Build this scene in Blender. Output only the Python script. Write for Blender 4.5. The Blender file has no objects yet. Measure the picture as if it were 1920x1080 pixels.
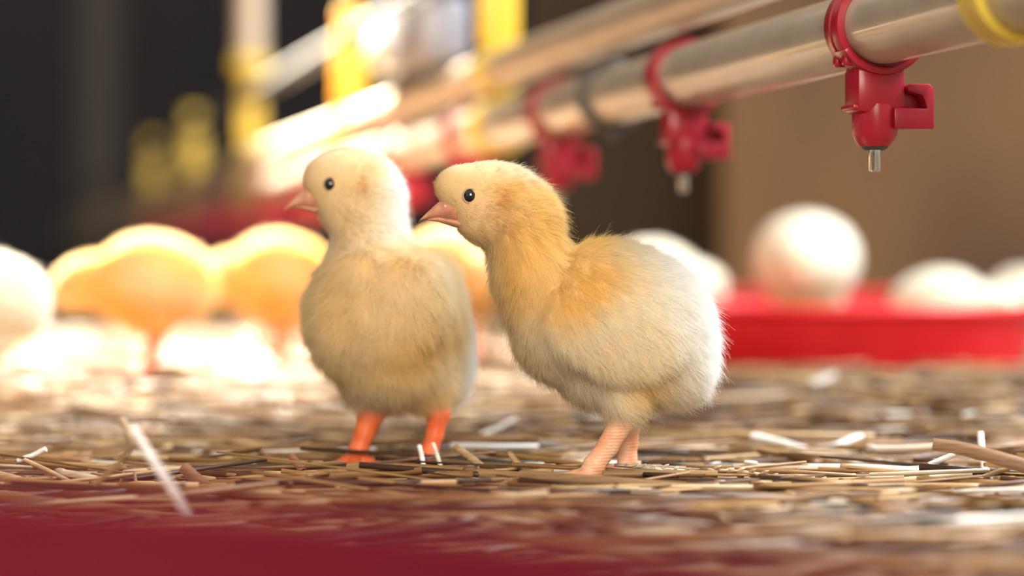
import bpy, bmesh, math, random
import numpy as np
from mathutils import Vector, Matrix

random.seed(7)
rng = np.random.default_rng(7)
S = bpy.context.scene
COL = S.collection

# ------------------------------------------------------------------ camera, world, light
FPX, Y0, HOR, CAMZ = 4533.33, 0.85, 512.0, 0.0718      # 85 mm lens on 36 mm; the camera looks level along +Y


def P(u, v, r):
    """a place seen at pixel (u, v), r times 0.85 m away"""
    Y = Y0 * r
    return Vector(((u - 960) * Y / FPX, Y, CAMZ - (v - HOR) * Y / FPX))


cam = bpy.data.cameras.new('camera')
cam.lens, cam.sensor_width = 85, 36
cam.shift_y = -28 / 1920
cam.clip_start, cam.clip_end = 0.01, 60
cam.dof.use_dof = True
cam.dof.focus_distance = 0.84
cam.dof.aperture_fstop = 4.3
camo = bpy.data.objects.new('camera', cam)
camo.location = (0, 0, CAMZ)
camo.rotation_euler = (math.pi / 2, 0, 0)
COL.objects.link(camo)
S.camera = camo

W = bpy.data.worlds.new('barn_air')
S.world = W
W.use_nodes = True
W.node_tree.nodes['Background'].inputs[0].default_value = (0.64, 0.56, 0.46, 1)
W.node_tree.nodes['Background'].inputs[1].default_value = 0.80

S.view_settings.view_transform = 'Standard'
S.view_settings.look = 'None'
S.view_settings.gamma = 1
S.view_settings.exposure = 0.24
S.cycles.use_denoising = True
S.cycles.max_bounces = 12
S.cycles.diffuse_bounces = 8
S.cycles.transparent_max_bounces = 8
S.cycles.sample_clamp_indirect = 6


def aim(o, target):
    o.rotation_euler = (Vector(target) - o.location).to_track_quat('-Z', 'Y').to_euler()


def lamp(name, kind, loc, target, energy, color, **kw):
    d = bpy.data.lights.new(name, kind)
    d.energy, d.color = energy, color
    for k, v in kw.items():
        setattr(d, k, v)
    o = bpy.data.objects.new(name, d)
    o.location = loc
    aim(o, target)
    COL.objects.link(o)
    return o


# low sun falling through a gap on the far left, pooling on the litter behind the two chicks
lamp('sun_beam', 'SPOT', (-1.0, 4.3, 2.3), (-0.37, 1.86, 0.06), 14500, (1.0, 0.88, 0.68),
     spot_size=math.radians(15.5), spot_blend=0.55, shadow_soft_size=0.05)
# cool daylight from the windows high on the right, behind the chicks
lamp('window_daylight', 'AREA', (1.5, 1.25, 1.65), (0.1, 0.9, 0.05), 135, (0.87, 0.94, 1.0), shape='RECTANGLE', size=1.1, size_y=0.8)
# added warm fill behind the camera, an unseen source that lifts the fronts
lamp('added_front_fill', 'AREA', (0.3, -2.2, 1.2), (0.05, 1.0, 0.08), 92, (1.0, 0.88, 0.72), shape='RECTANGLE', size=1.4, size_y=1.6)

# ------------------------------------------------------------------ helpers


def tag(o, label=None, cat=None, group=None, kind=None):
    for k, v in (('label', label), ('category', cat), ('group', group), ('kind', kind)):
        if v:
            o[k] = v
    return o


def empty(name, loc=(0, 0, 0), rz=0.0):
    o = bpy.data.objects.new(name, None)
    o.empty_display_size = 0.01
    o.location = loc
    o.rotation_euler = (0, 0, rz)
    COL.objects.link(o)
    return o


class MB:
    """collects vertices and faces of one mesh"""

    def __init__(self):
        self.v, self.f, self.c, self.n = [], [], [], 0

    def add(self, v, f, col=None):
        v = np.asarray(v, float)
        self.v.append(v)
        self.f += [tuple(int(i) + self.n for i in q) for q in f]
        if col is not None:
            self.c.append(np.tile(np.array([*col, 1.0]), (len(v), 1)))
        self.n += len(v)

    def tube(self, pts, rad, seg=12, squash=1.0, col=None, cap=True, side=None):
        pts = np.asarray([list(p) for p in pts], float)
        n = len(pts)
        rad = np.broadcast_to(np.asarray(rad, float), (n,))
        t = np.gradient(pts, axis=0)
        t /= np.linalg.norm(t, axis=1)[:, None] + 1e-12
        up = np.array(side if side is not None else ((0, 0, 1) if abs(t[0][2]) < 0.9 else (0, 1, 0)), float)
        a = np.linspace(0, 2 * math.pi, seg, endpoint=False)
        rings = []
        for i in range(n):
            s = np.cross(t[i], up)
            s /= np.linalg.norm(s) + 1e-12
            w = np.cross(s, t[i])
            rings.append(pts[i] + rad[i] * (np.cos(a)[:, None] * s + squash * np.sin(a)[:, None] * w))
        f = []
        for i in range(n - 1):
            for j in range(seg):
                k = (j + 1) % seg
                f.append((i * seg + j, i * seg + k, (i + 1) * seg + k, (i + 1) * seg + j))
        if cap:
            f.append(tuple(range(seg))[::-1])
            f.append(tuple((n - 1) * seg + j for j in range(seg)))
        self.add(np.concatenate(rings), f, col)

    def lathe(self, prof, seg=48, M=None, close=False):
        a = np.linspace(0, 2 * math.pi, seg, endpoint=False)
        v = np.concatenate([np.stack([r * np.cos(a), r * np.sin(a), np.full(seg, z)], 1) for r, z in prof])
        if M is not None:
            v = v @ np.array(M.to_3x3()).T + np.array(M.translation)
        n = len(prof)
        f = []
        for i in range(n if close else n - 1):
            i2 = (i + 1) % n
            for j in range(seg):
                k = (j + 1) % seg
                f.append((i * seg + j, i * seg + k, i2 * seg + k, i2 * seg + j))
        if not close:
            if prof[0][0] > 1e-6:
                f.append(tuple(range(seg))[::-1])
            if prof[-1][0] > 1e-6:
                f.append(tuple((n - 1) * seg + j for j in range(seg)))
        self.add(v, f)

    def box(self, c, s, bev=0.0, M=None):
        bm = bmesh.new()
        bmesh.ops.create_cube(bm, size=1)
        bmesh.ops.scale(bm, vec=s, verts=bm.verts)
        if bev:
            bmesh.ops.bevel(bm, geom=bm.edges[:], offset=bev, segments=2, affect='EDGES', profile=0.5)
        bmesh.ops.translate(bm, vec=c, verts=bm.verts)
        if M is not None:
            bmesh.ops.transform(bm, matrix=M, verts=bm.verts)
        bm.verts.index_update()
        self.add([v.co[:] for v in bm.verts], [[v.index for v in f.verts] for f in bm.faces])
        bm.free()

    def build(self, name, mat, parent=None, smooth=True, sharp=None):
        me = bpy.data.meshes.new(name)
        me.from_pydata(np.concatenate(self.v).tolist(), [], self.f)
        me.update()
        if smooth:
            me.shade_smooth()
            if sharp:
                me.set_sharp_from_angle(angle=math.radians(sharp))
        if self.c:
            at = me.color_attributes.new('tint', 'FLOAT_COLOR', 'POINT')
            at.data.foreach_set('color', np.concatenate(self.c).ravel())
        if mat:
            me.materials.append(mat)
        o = bpy.data.objects.new(name, me)
        COL.objects.link(o)
        if parent:
            o.parent = parent
        return o


def copy_tree(o, parent=None):
    c = o.copy()
    COL.objects.link(c)
    c.parent = parent
    for ch in o.children:
        copy_tree(ch, c)
    return c


# ------------------------------------------------------------------ materials


def mat(name, color=(0.5, 0.5, 0.5), rough=0.5, metal=0.0, **kw):
    m = bpy.data.materials.new(name)
    m.use_nodes = True
    b = m.node_tree.nodes['Principled BSDF']
    b.inputs['Base Color'].default_value = (*color, 1)
    b.inputs['Roughness'].default_value = rough
    b.inputs['Metallic'].default_value = metal
    for k, v in kw.items():
        b.inputs[k].default_value = v
    return m


def N(m, kind, **kw):
    n = m.node_tree.nodes.new(kind)
    for k, v in kw.items():
        setattr(n, k, v)
    return n


def noisy(m, c0, c1, scale, detail=6, stretch=(1, 1, 1), lo=0.35, hi=0.65, bump=0.0, bscale=None, dist=0.001):
    """base colour wanders between two tones"""
    L = m.node_tree.links.new
    b = m.node_tree.nodes['Principled BSDF']
    tc = N(m, 'ShaderNodeTexCoord')
    mp = N(m, 'ShaderNodeMapping')
    mp.inputs['Scale'].default_value = stretch
    L(tc.outputs['Object'], mp.inputs[0])
    nz = N(m, 'ShaderNodeTexNoise')
    nz.inputs['Scale'].default_value = scale
    nz.inputs['Detail'].default_value = detail
    L(mp.outputs[0], nz.inputs[0])
    cr = N(m, 'ShaderNodeValToRGB')
    cr.color_ramp.elements[0].position, cr.color_ramp.elements[0].color = lo, (*c0, 1)
    cr.color_ramp.elements[1].position, cr.color_ramp.elements[1].color = hi, (*c1, 1)
    L(nz.outputs[0], cr.inputs[0])
    L(cr.outputs[0], b.inputs['Base Color'])
    if bump:
        bz = N(m, 'ShaderNodeTexNoise')
        bz.inputs['Scale'].default_value = bscale or scale * 3
        bz.inputs['Detail'].default_value = 5
        L(mp.outputs[0], bz.inputs[0])
        bp = N(m, 'ShaderNodeBump')
        bp.inputs['Strength'].default_value = bump
        bp.inputs['Distance'].default_value = dist
        L(bz.outputs[0], bp.inputs['Height'])
        L(bp.outputs[0], b.inputs['Normal'])
    return m


def fur_mat(name, trans=0.32):
    """fine down: soft body-shaped diffuse, light passing through, a little sheen of single hairs"""
    m = bpy.data.materials.new(name)
    m.use_nodes = True
    nt = m.node_tree
    nt.nodes.clear()
    L = nt.links.new
    at = N(m, 'ShaderNodeAttribute', attribute_name='tint')
    nr = N(m, 'ShaderNodeAttribute', attribute_name='flow_normal')
    vt = N(m, 'ShaderNodeVectorTransform', vector_type='NORMAL', convert_from='OBJECT', convert_to='WORLD')
    L(nr.outputs['Vector'], vt.inputs[0])
    d1 = N(m, 'ShaderNodeBsdfDiffuse')
    L(at.outputs['Color'], d1.inputs[0])
    L(vt.outputs[0], d1.inputs['Normal'])
    d2 = N(m, 'ShaderNodeBsdfDiffuse')
    L(at.outputs['Color'], d2.inputs[0])
    tr = N(m, 'ShaderNodeBsdfTranslucent')
    L(at.outputs['Color'], tr.inputs[0])
    m1 = N(m, 'ShaderNodeMixShader')
    m1.inputs[0].default_value = 0.35
    L(d1.outputs[0], m1.inputs[1])
    L(d2.outputs[0], m1.inputs[2])
    m2 = N(m, 'ShaderNodeMixShader')
    m2.inputs[0].default_value = trans
    L(m1.outputs[0], m2.inputs[1])
    L(tr.outputs[0], m2.inputs[2])
    out = N(m, 'ShaderNodeOutputMaterial')
    L(m2.outputs[0], out.inputs[0])
    return m


def tint_mat(name, rough, spec=0.5, rnd=False, bump=None):
    m = mat(name, rough=rough)
    L = m.node_tree.links.new
    b = m.node_tree.nodes['Principled BSDF']
    b.inputs['Specular IOR Level'].default_value = spec
    at = N(m, 'ShaderNodeAttribute', attribute_name='tint')
    if bump:
        tc = N(m, 'ShaderNodeTexCoord')
        mp = N(m, 'ShaderNodeMapping')
        mp.inputs['Scale'].default_value = (0.12, 1, 2.2)
        L(tc.outputs['Object'], mp.inputs[0])
        nz = N(m, 'ShaderNodeTexNoise')
        nz.inputs['Scale'].default_value = bump
        nz.inputs['Detail'].default_value = 5
        L(mp.outputs[0], nz.inputs[0])
        bp = N(m, 'ShaderNodeBump')
        bp.inputs['Strength'].default_value = 0.5
        bp.inputs['Distance'].default_value = 0.0005
        L(nz.outputs[0], bp.inputs['Height'])
        L(bp.outputs[0], b.inputs['Normal'])
        mx = N(m, 'ShaderNodeMix', data_type='RGBA', blend_type='MULTIPLY')
        mx.inputs[0].default_value = 0.55
        L(at.outputs['Color'], mx.inputs[6])
        cr = N(m, 'ShaderNodeValToRGB')
        cr.color_ramp.elements[0].position, cr.color_ramp.elements[0].color = 0.3, (0.35, 0.3, 0.25, 1)
        cr.color_ramp.elements[1].position, cr.color_ramp.elements[1].color = 0.6, (1, 1, 1, 1)
        L(nz.outputs[0], cr.inputs[0])
        L(cr.outputs[0], mx.inputs[7])
        L(mx.outputs[2], b.inputs['Base Color'])
    else:
        L(at.outputs['Color'], b.inputs['Base Color'])
    return m


M_down = fur_mat('chick_down')
M_skin = mat('chick_skin', (0.72, 0.50, 0.25), 0.9)
M_skin_pale = mat('chick_skin_pale', (0.78, 0.66, 0.45), 0.9)
M_beak = noisy(mat('beak_horn', rough=0.55, **{'Subsurface Weight': 0.15, 'Subsurface Scale': 0.002}), (0.55, 0.22, 0.14), (0.72, 0.36, 0.24), 220, bump=0.15, dist=0.0003)
M_nostril = mat('nostril_pink', (0.85, 0.55, 0.46), 0.35)
M_eye = mat('eye_black', (0.006, 0.006, 0.010), 0.06, **{'Coat Weight': 1.0, 'Coat Roughness': 0.03})
M_lid = mat('eyelid', (0.50, 0.34, 0.19), 0.6)
M_claw = mat('claw', (0.55, 0.36, 0.22), 0.4)


def leg_mat(name, c0, c1):
    m = noisy(mat(name, rough=0.42, **{'Subsurface Weight': 0.25, 'Subsurface Scale': 0.003, 'Subsurface Radius': (1.0, 0.35, 0.2)}), c0, c1, 160)
    L = m.node_tree.links.new
    b = m.node_tree.nodes['Principled BSDF']
    tc = N(m, 'ShaderNodeTexCoord')
    wv = N(m, 'ShaderNodeTexWave', wave_type='BANDS', bands_direction='Z')
    wv.inputs['Scale'].default_value = 280
    wv.inputs['Distortion'].default_value = 2.5
    wv.inputs['Detail Scale'].default_value = 2
    L(tc.outputs['Object'], wv.inputs[0])
    bp = N(m, 'ShaderNodeBump')
    bp.inputs['Strength'].default_value = 0.3
    bp.inputs['Distance'].default_value = 0.0003
    L(wv.outputs[1], bp.inputs['Height'])
    L(bp.outputs[0], b.inputs['Normal'])
    return m


M_leg_pink = leg_mat('leg_skin_pink', (0.80, 0.38, 0.22), (0.90, 0.56, 0.38))
M_leg_orange = leg_mat('leg_skin_orange', (0.74, 0.13, 0.04), (0.80, 0.20, 0.07))

M_pipe = noisy(mat('drinker_pipe_metal', rough=0.42, metal=0.15, **{'Coat Weight': 0.5, 'Coat Roughness': 0.10}), (0.47, 0.41, 0.335), (0.53, 0.465, 0.38), 60, bump=0.06, bscale=500, dist=0.0002)
M_rail = noisy(mat('rail_aluminium', rough=0.45, metal=0.2), (0.52, 0.42, 0.31), (0.57, 0.47, 0.355), 40)
M_bar = mat('upper_bar_steel', (0.11, 0.11, 0.12), 0.6, 0.2)
M_red = noisy(mat('red_plastic', rough=0.30, **{'Subsurface Weight': 0.12, 'Subsurface Scale': 0.003}), (0.35, 0.007, 0.026), (0.42, 0.011, 0.034), 80)
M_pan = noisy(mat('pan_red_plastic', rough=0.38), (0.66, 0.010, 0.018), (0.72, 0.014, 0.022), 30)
M_pan_shaded = noisy(mat('pan_red_shaded', rough=0.6, **{'Specular IOR Level': 0.2}), (0.115, 0.003, 0.013), (0.135, 0.004, 0.015), 30)  # same red pan plastic, darkened: the shade near the camera is in the colour
M_added_feed = noisy(mat('added_feed_brown', rough=0.9), (0.16, 0.09, 0.035), (0.34, 0.21, 0.09), 500, bump=0.8, bscale=900, dist=0.001)
M_steel = mat('pin_steel', (0.62, 0.68, 0.68), 0.16, 1.0)
M_seal = mat('seal_rubber', (0.05, 0.06, 0.05), 0.5)
M_yellow = noisy(mat('yellow_plastic', rough=0.4, **{'Subsurface Weight': 0.7, 'Subsurface Scale': 0.012, 'Subsurface Radius': (1.0, 0.8, 0.25)}), (0.82, 0.53, 0.05), (0.88, 0.59, 0.08), 60)
M_ring = mat('clamp_dark_grey', (0.10, 0.09, 0.085), 0.5)
M_fit = mat('fitting_pale_grey', (0.28, 0.28, 0.32), 0.35)
M_fit_glint = mat('fitting_glint', (0.82, 0.82, 0.84), 0.35)
M_floor = noisy(mat('litter_soil', rough=0.85), (0.045, 0.024, 0.013), (0.15, 0.09, 0.05), 90, stretch=(0.35, 1, 1), bump=0.8, bscale=400, dist=0.002)
M_wall = noisy(mat('wall_wood_brown', rough=0.8), (0.062, 0.025, 0.005), (0.155, 0.072, 0.017), 2.3, stretch=(1, 1, 0.6), detail=3, bump=0.3, bscale=40)
M_wall_dark = noisy(mat('wall_wood_dark', rough=0.85), (0.060, 0.038, 0.023), (0.078, 0.050, 0.030), 3, bump=0.3, bscale=40)
M_far = noisy(mat('wall_far_charcoal', rough=0.9), (0.032, 0.034, 0.044), (0.042, 0.043, 0.054), 2)
M_post = mat('post_grey', (0.10, 0.09, 0.09), 0.7)
M_straw = tint_mat('straw', 0.45, 0.35, bump=420)

# ------------------------------------------------------------------ the setting


def ground(x, y):
    """the litter bed: level under the two chicks, a little deeper further back"""
    t = np.clip((np.asarray(y, float) - 0.98) / 0.34, 0, 1)
    t = t * t * (3 - 2 * t)
    return 0.0145 * t


def sines(p, freq, seed, k=5):
    """cheap smooth vector noise"""
    r = np.random.default_rng(seed)
    out = np.zeros((len(p), 3))
    for _ in range(k):
        w = r.normal(size=(3, 3))
        w /= np.linalg.norm(w, axis=1)[:, None]
        w *= freq * r.uniform(0.6, 1.5)
        out += np.sin(p @ w.T + r.uniform(0, 6.28, 3))
    return out / math.sqrt(k)


xs = np.linspace(-1, 1, 161)
ys = np.linspace(0, 1, 241) ** 1.8
gx, gy = np.meshgrid(xs, ys)
Yg = -0.8 + gy * 9.0
Xg = gx * (0.9 + np.maximum(Yg, 0) * 0.75)
pp = np.stack([Xg.ravel(), Yg.ravel(), np.zeros(Xg.size)], 1)
nz = sines(pp, 60, 3)[:, 0] * 0.0009 + sines(pp, 190, 4)[:, 1] * 0.0006
pp[:, 2] = ground(pp[:, 0], pp[:, 1]) - 0.0024 + nz
ff = [(j * 161 + i, j * 161 + i + 1, (j + 1) * 161 + i + 1, (j + 1) * 161 + i) for j in range(240) for i in range(160)]
mb = MB()
mb.add(pp, ff)
tag(mb.build('floor', M_floor), kind='structure')


def wall(name, x0, x1, y, h, th, m):
    b = MB()
    b.box(((x0 + x1) / 2, y + th / 2, h / 2), (x1 - x0, th, h), 0.004)
    return tag(b.build(name, m, smooth=False), kind='structure')


wall('wall_right', (1352 - 960) * 2.9 / FPX, 2.6, 2.9, 2.4, 0.12, M_wall)
wall('wall_back', (985 - 960) * 3.3 / FPX, 1.2, 3.3, 2.4, 0.12, M_wall_dark)
wall('wall_far', -5.5, 1.2, 7.6, 2.8, 0.12, M_far)
b = MB()
b.box((-5.56, 3.6, 1.4), (0.12, 8.0, 2.8))
tag(b.build('wall_left', M_far, smooth=False), kind='structure')

# ------------------------------------------------------------------ smooth solid bodies from blended ellipsoids


def surf_nets(F, org, h):
    nx, ny, nz_ = F.shape
    ins = F < 0
    c = [(0, 0, 0), (1, 0, 0), (0, 1, 0), (1, 1, 0), (0, 0, 1), (1, 0, 1), (0, 1, 1), (1, 1, 1)]
    sub = lambda A, o: A[o[0]:nx - 1 + o[0], o[1]:ny - 1 + o[1], o[2]:nz_ - 1 + o[2]]
    cnt = sum(sub(ins, o).astype(int) for o in c)
    act = (cnt > 0) & (cnt < 8)
    idx = -np.ones(act.shape, int)
    ijk = np.argwhere(act)
    idx[act] = np.arange(len(ijk))
    acc = np.zeros((len(ijk), 3))
    num = np.zeros(len(ijk))
    val = [sub(F, o)[act] for o in c]
    for a in range(8):
        for b_ in range(a + 1, 8):
            d = np.array(c[b_]) - np.array(c[a])
            if np.abs(d).sum() != 1:
                continue
            fa, fb = val[a], val[b_]
            m = (fa < 0) != (fb < 0)
            t = np.where(m, fa / np.where(m, fa - fb, 1), 0)
            acc[m] += (np.array(c[a]) + t[:, None] * d)[m]
            num[m] += 1
    v = org + h * (ijk + acc / num[:, None])
    faces = []
    for ax in range(3):
        o1, o2 = [(1, 2), (2, 0), (0, 1)][ax]
        A = np.moveaxis(ins, (ax, o1, o2), (0, 1, 2))
        I = np.moveaxis(idx, (ax, o1, o2), (0, 1, 2))
        a0, a1 = A[:-1, 1:-1, 1:-1], A[1:, 1:-1, 1:-1]
        for m, rev in ((a0 & ~a1, False), (~a0 & a1, True)):
            q = np.argwhere(m)
            i, j, k = q[:, 0], q[:, 1] + 1, q[:, 2] + 1
            quad = np.stack([I[i, j - 1, k - 1], I[i, j, k - 1], I[i, j, k], I[i, j - 1, k]], 1)
            faces.append(quad[:, ::-1] if rev else quad)
    return v, np.concatenate(faces)


def sdf_eval(prims, X, k):
    D = None
    for p in prims:
        if p[0] == 'e':
            _, c, r, R = p
            q = (X - c) @ R
            k0 = np.sqrt(((q / r) ** 2).sum(-1)) + 1e-9
            k1 = np.sqrt(((q / (r * r)) ** 2).sum(-1)) + 1e-9
            d = k0 * (k0 - 1) / k1
        else:
            _, a, b_, ra, rb = p
            ab = b_ - a
            t = np.clip(((X - a) @ ab) / (ab @ ab), 0, 1)
            d = np.linalg.norm(X - a - t[..., None] * ab, axis=-1) - (ra + (rb - ra) * t)
        if D is None:
            D = d
        else:
            hh = np.clip(0.5 + 0.5 * (d - D) / k, 0, 1)
            D = d * (1 - hh) + D * hh - k * hh * (1 - hh)
    return D


def sdf_mesh(prims, h, k):
    lo, hi = np.full(3, 1e9), np.full(3, -1e9)
    for p in prims:
        if p[0] == 'e':
            r = np.max(p[2])
            lo, hi = np.minimum(lo, p[1] - r), np.maximum(hi, p[1] + r)
        else:
            for q, r in ((p[1], p[3]), (p[2], p[4])):
                lo, hi = np.minimum(lo, q - r), np.maximum(hi, q + r)
    lo, hi = lo - 3 * h - k * 0.3, hi + 3 * h + k * 0.3
    ax = [np.arange(lo[i], hi[i], h) for i in range(3)]
    F = np.empty([len(a) for a in ax])
    yy, zz = np.meshgrid(ax[1], ax[2], indexing='ij')
    for i, x in enumerate(ax[0]):
        F[i] = sdf_eval(prims, np.stack([np.full_like(yy, x), yy, zz], -1), k)
    return surf_nets(F, lo, h)


class Frame:
    """turns the sketch units of one chick (u right, v down, d away) into metres about its feet"""

    def __init__(self, u0, v0, mm):
        self.u0, self.v0, self.s = u0, v0, mm * 0.001

    def p(self, u, v, d=0):
        return np.array([(u - self.u0) * self.s, d * self.s, (self.v0 - v) * self.s])

    def e(self, u, v, d, ru, rv, rd, a=0.0, yaw=0.0):
        R = np.array(Matrix.Rotation(math.radians(yaw), 3, 'Z') @ Matrix.Rotation(math.radians(-a), 3, 'Y'))
        return ('e', self.p(u, v, d), np.array([ru, rd, rv]) * self.s, R)

    def c(self, a, b, ra, rb):
        return ('c', self.p(*a), self.p(*b), ra * self.s, rb * self.s)


def np_mesh(name, v, f, m, parent=None):
    b = MB()
    b.add(v, f)
    return b.build(name, m, parent)


def smooth01(a, b, x):
    t = np.clip((x - a) / (b - a), 0, 1)
    return t * t * (3 - 2 * t)


def grow_down(v, f, count, groom, radius, pts, m, parent, seed):
    """fine strands over a body surface; groom gives direction, length, colour and whether a root is bare"""
    r = np.random.default_rng(seed)
    tri = np.concatenate([f[:, [0, 1, 2]], f[:, [0, 2, 3]]])
    A, B, C = v[tri[:, 0]], v[tri[:, 1]], v[tri[:, 2]]
    fn = np.cross(B - A, C - A)
    ar = np.linalg.norm(fn, axis=1)
    vn = np.zeros_like(v)
    for i in range(3):
        np.add.at(vn, tri[:, i], fn)
    vn /= np.linalg.norm(vn, axis=1)[:, None] + 1e-20
    ti = r.choice(len(tri), count, p=ar / ar.sum())
    a, b_ = r.random(count), r.random(count)
    sw = a + b_ > 1
    a[sw], b_[sw] = 1 - a[sw], 1 - b_[sw]
    w = np.stack([1 - a - b_, a, b_], 1)[:, :, None]
    root = (v[tri[ti]] * w).sum(1)
    nor = (vn[tri[ti]] * w).sum(1)
    nor /= np.linalg.norm(nor, axis=1)[:, None]
    flow, length, lift, color, keep = groom(root, nor, r)
    root, nor, flow, length, lift, color = [q[keep] for q in (root, nor, flow, length, lift, color)]
    n = len(root)
    flow = flow - (flow * nor).sum(1)[:, None] * nor
    flow /= np.linalg.norm(flow, axis=1)[:, None] + 1e-9
    cl = sines(root, 900, seed + 1) * 0.30 + sines(root, 2600, seed + 2) * 0.22
    d0 = nor * lift[:, None] + flow * (1 - lift)[:, None] + cl * 0.55 + r.normal(size=(n, 3)) * 0.13
    d0 /= np.linalg.norm(d0, axis=1)[:, None]
    d0 += nor * np.clip(0.12 - (d0 * nor).sum(1), 0, None)[:, None]
    bend = flow * 0.45 - nor * 0.18 + np.array([0, 0, -0.15]) + r.normal(size=(n, 3)) * 0.16
    t = np.linspace(0, 1, pts)
    L = (length * (r.uniform(0.5, 1.15, n) + 0.5 * (r.random(n) < 0.06)))[:, None, None]
    pos = root[:, None] - nor[:, None] * 0.0003 + L * (d0[:, None] * t[None, :, None] + bend[:, None] * (t ** 2)[None, :, None] * 0.6)
    hc = bpy.data.hair_curves.new('down')
    hc.add_curves([pts] * n)
    hc.attributes['position'].data.foreach_set('vector', pos.astype(np.float32).ravel())
    ra = hc.attributes.get('radius') or hc.attributes.new('radius', 'FLOAT', 'POINT')
    ra.data.foreach_set('value', np.tile((radius * (1 - 0.75 * t)).astype(np.float32), n))
    ca = hc.attributes.new('tint', 'FLOAT_COLOR', 'CURVE')
    ca.data.foreach_set('color', np.concatenate([color, np.ones((n, 1))], 1).astype(np.float32).ravel())
    na = hc.attributes.new('flow_normal', 'FLOAT_VECTOR', 'CURVE')
    na.data.foreach_set('vector', nor.astype(np.float32).ravel())
    hc.materials.append(m)
    o = bpy.data.objects.new('down', hc)
    COL.objects.link(o)
    o.parent = parent
    return o


def near_surface(prims, k, x, z, side=-1):
    """depth of the body surface seen along y at (x, z)"""
    ys_ = np.linspace(-0.06, 0.06, 1201) * -side
    X = np.stack([np.full_like(ys_, x), ys_, np.full_like(ys_, z)], -1)
    D = sdf_eval(prims, X, k)
    i = int(np.argmax(D[::1] < 0)) if side == -1 else int(np.argmax(D < 0))
    return ys_[i]


def loft(sections, seg=20):
    """sections: centre, direction normal in the x-z plane, half height, half width"""
    b = MB()
    a = np.linspace(0, 2 * math.pi, seg, endpoint=False)
    vs = []
    for c, up, hh, hw in sections:
        up = np.array(up, float)
        up /= np.linalg.norm(up)
        vs.append(c + np.sin(a)[:, None] * up * hh + np.cos(a)[:, None] * np.array([0, 1.0, 0]) * hw)
    n = len(vs)
    f = [(i * seg + j, i * seg + (j + 1) % seg, (i + 1) * seg + (j + 1) % seg, (i + 1) * seg + j) for i in range(n - 1) for j in range(seg)]
    f += [tuple(range(seg))[::-1], tuple((n - 1) * seg + j for j in range(seg))]
    b.add(np.concatenate(vs), f)
    return b


def ball(c, r, seg=24, M=None):
    b = MB()
    prof = [(math.sin(t) * 1.0, -math.cos(t)) for t in np.linspace(0, math.pi, seg // 2 + 1)]
    prof = [(max(p, 1e-5), z) for p, z in prof]
    b.lathe(prof, seg)
    v = b.v[0] * np.array(r)
    if M is not None:
        v = v @ np.array(M).T
    b.v[0] = v + np.array(c)
    return b


def torus(c, R, r, axis, seg=32, s2=10, arc=None):
    b = MB()
    ax = Vector(axis).normalized()
    u = ax.orthogonal().normalized()
    w = ax.cross(u)
    pts = [Vector(c) + R * (math.cos(t) * u + math.sin(t) * w) for t in np.linspace(0, 2 * math.pi, seg, endpoint=False)]
    vs = []
    for i, p in enumerate(pts):
        out = (p - Vector(c)).normalized()
        for j in range(s2):
            t = 2 * math.pi * j / s2
            vs.append(p + r * (math.cos(t) * out + math.sin(t) * ax))
    f = [(i * s2 + j, i * s2 + (j + 1) % s2, ((i + 1) % seg) * s2 + (j + 1) % s2, ((i + 1) % seg) * s2 + j) for i in range(seg) for j in range(s2)]
    b.add([list(q) for q in vs], f)
    return b


YEL = np.array([0.965, 0.71, 0.29])
TAN = np.array([0.96, 0.78, 0.48])
CRM = np.array([0.975, 0.89, 0.71])
WHT = np.array([0.98, 0.97, 0.95])


def face(root, F, prims, k, eye, er, beak, lower, nostril, leg_list, leg_m, yaw_eye=0.0):
    """beak, eyes and legs of one chick; sketch units"""
    s = F.s
    up = [(F.p(*c), (n[0], 0, n[1]), hh * s, hw * s) for c, n, hh, hw in beak]
    bk = loft(up).build('beak', M_beak, root)
    lo = [(F.p(*c), (n[0], 0, n[1]), hh * s, hw * s) for c, n, hh, hw in lower]
    loft(lo).build('lower_bill', M_beak, bk)
    for side in (-1, 1):
        if nostril:
            c = F.p(nostril[0], nostril[1], side * nostril[2])
            ball(c, (5.5 * s, 2.2 * s, 3.2 * s), 16, np.array(Matrix.Rotation(math.radians(35), 3, 'Y'))).build('nostril', M_nostril, bk)
        q = F.p(eye[0], eye[1])
        y = near_surface(prims, k, q[0], q[2], side)
        c = np.array([q[0], y - side * er * 0.60 * s, q[2]])
        e = ball(c, (er * s,) * 3, 32).build('eye', M_eye, root)
        torus((c[0], y - side * 0.10 * er * s, c[2]), er * 0.98 * s, er * 0.12 * s, (0.12, 1, -0.05 * side)).build('eyelid', M_lid, e)
    for prim, claws in leg_list:
        v, f = sdf_mesh(prim, 2.6 * s, 6 * s)
        lg = np_mesh('leg', v, f, leg_m, root)
        for a, b_ in claws:
            t = MB()
            t.tube([F.p(*a), (F.p(*a) + F.p(*b_)) / 2 + np.array([0, 0, 1.0 * s]), F.p(*b_)], [3.6 * s, 2.8 * s, 0.8 * s], 8)
            t.build('claw', M_claw, lg)


def leg_prims(F, path, rads, foot, toes, ball_r):
    pr = [F.c(path[i], path[i + 1], rads[i], rads[i + 1]) for i in range(len(path) - 1)]
    claws = []
    for mid, tip, r0, r1 in toes:
        pr.append(F.c(foot, mid, ball_r * 0.8, r0))
        pr.append(F.c(mid, tip, r0, r1))
        a, b_ = np.array(mid, float), np.array(tip, float)
        dr = (b_ - a) / np.linalg.norm(b_ - a)
        claws.append((tuple(b_ + dr * r1 * 0.4), tuple(b_ + dr * (r1 * 0.4 + 13) + np.array([0, 3.5, 0]))))
    return pr, claws


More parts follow.
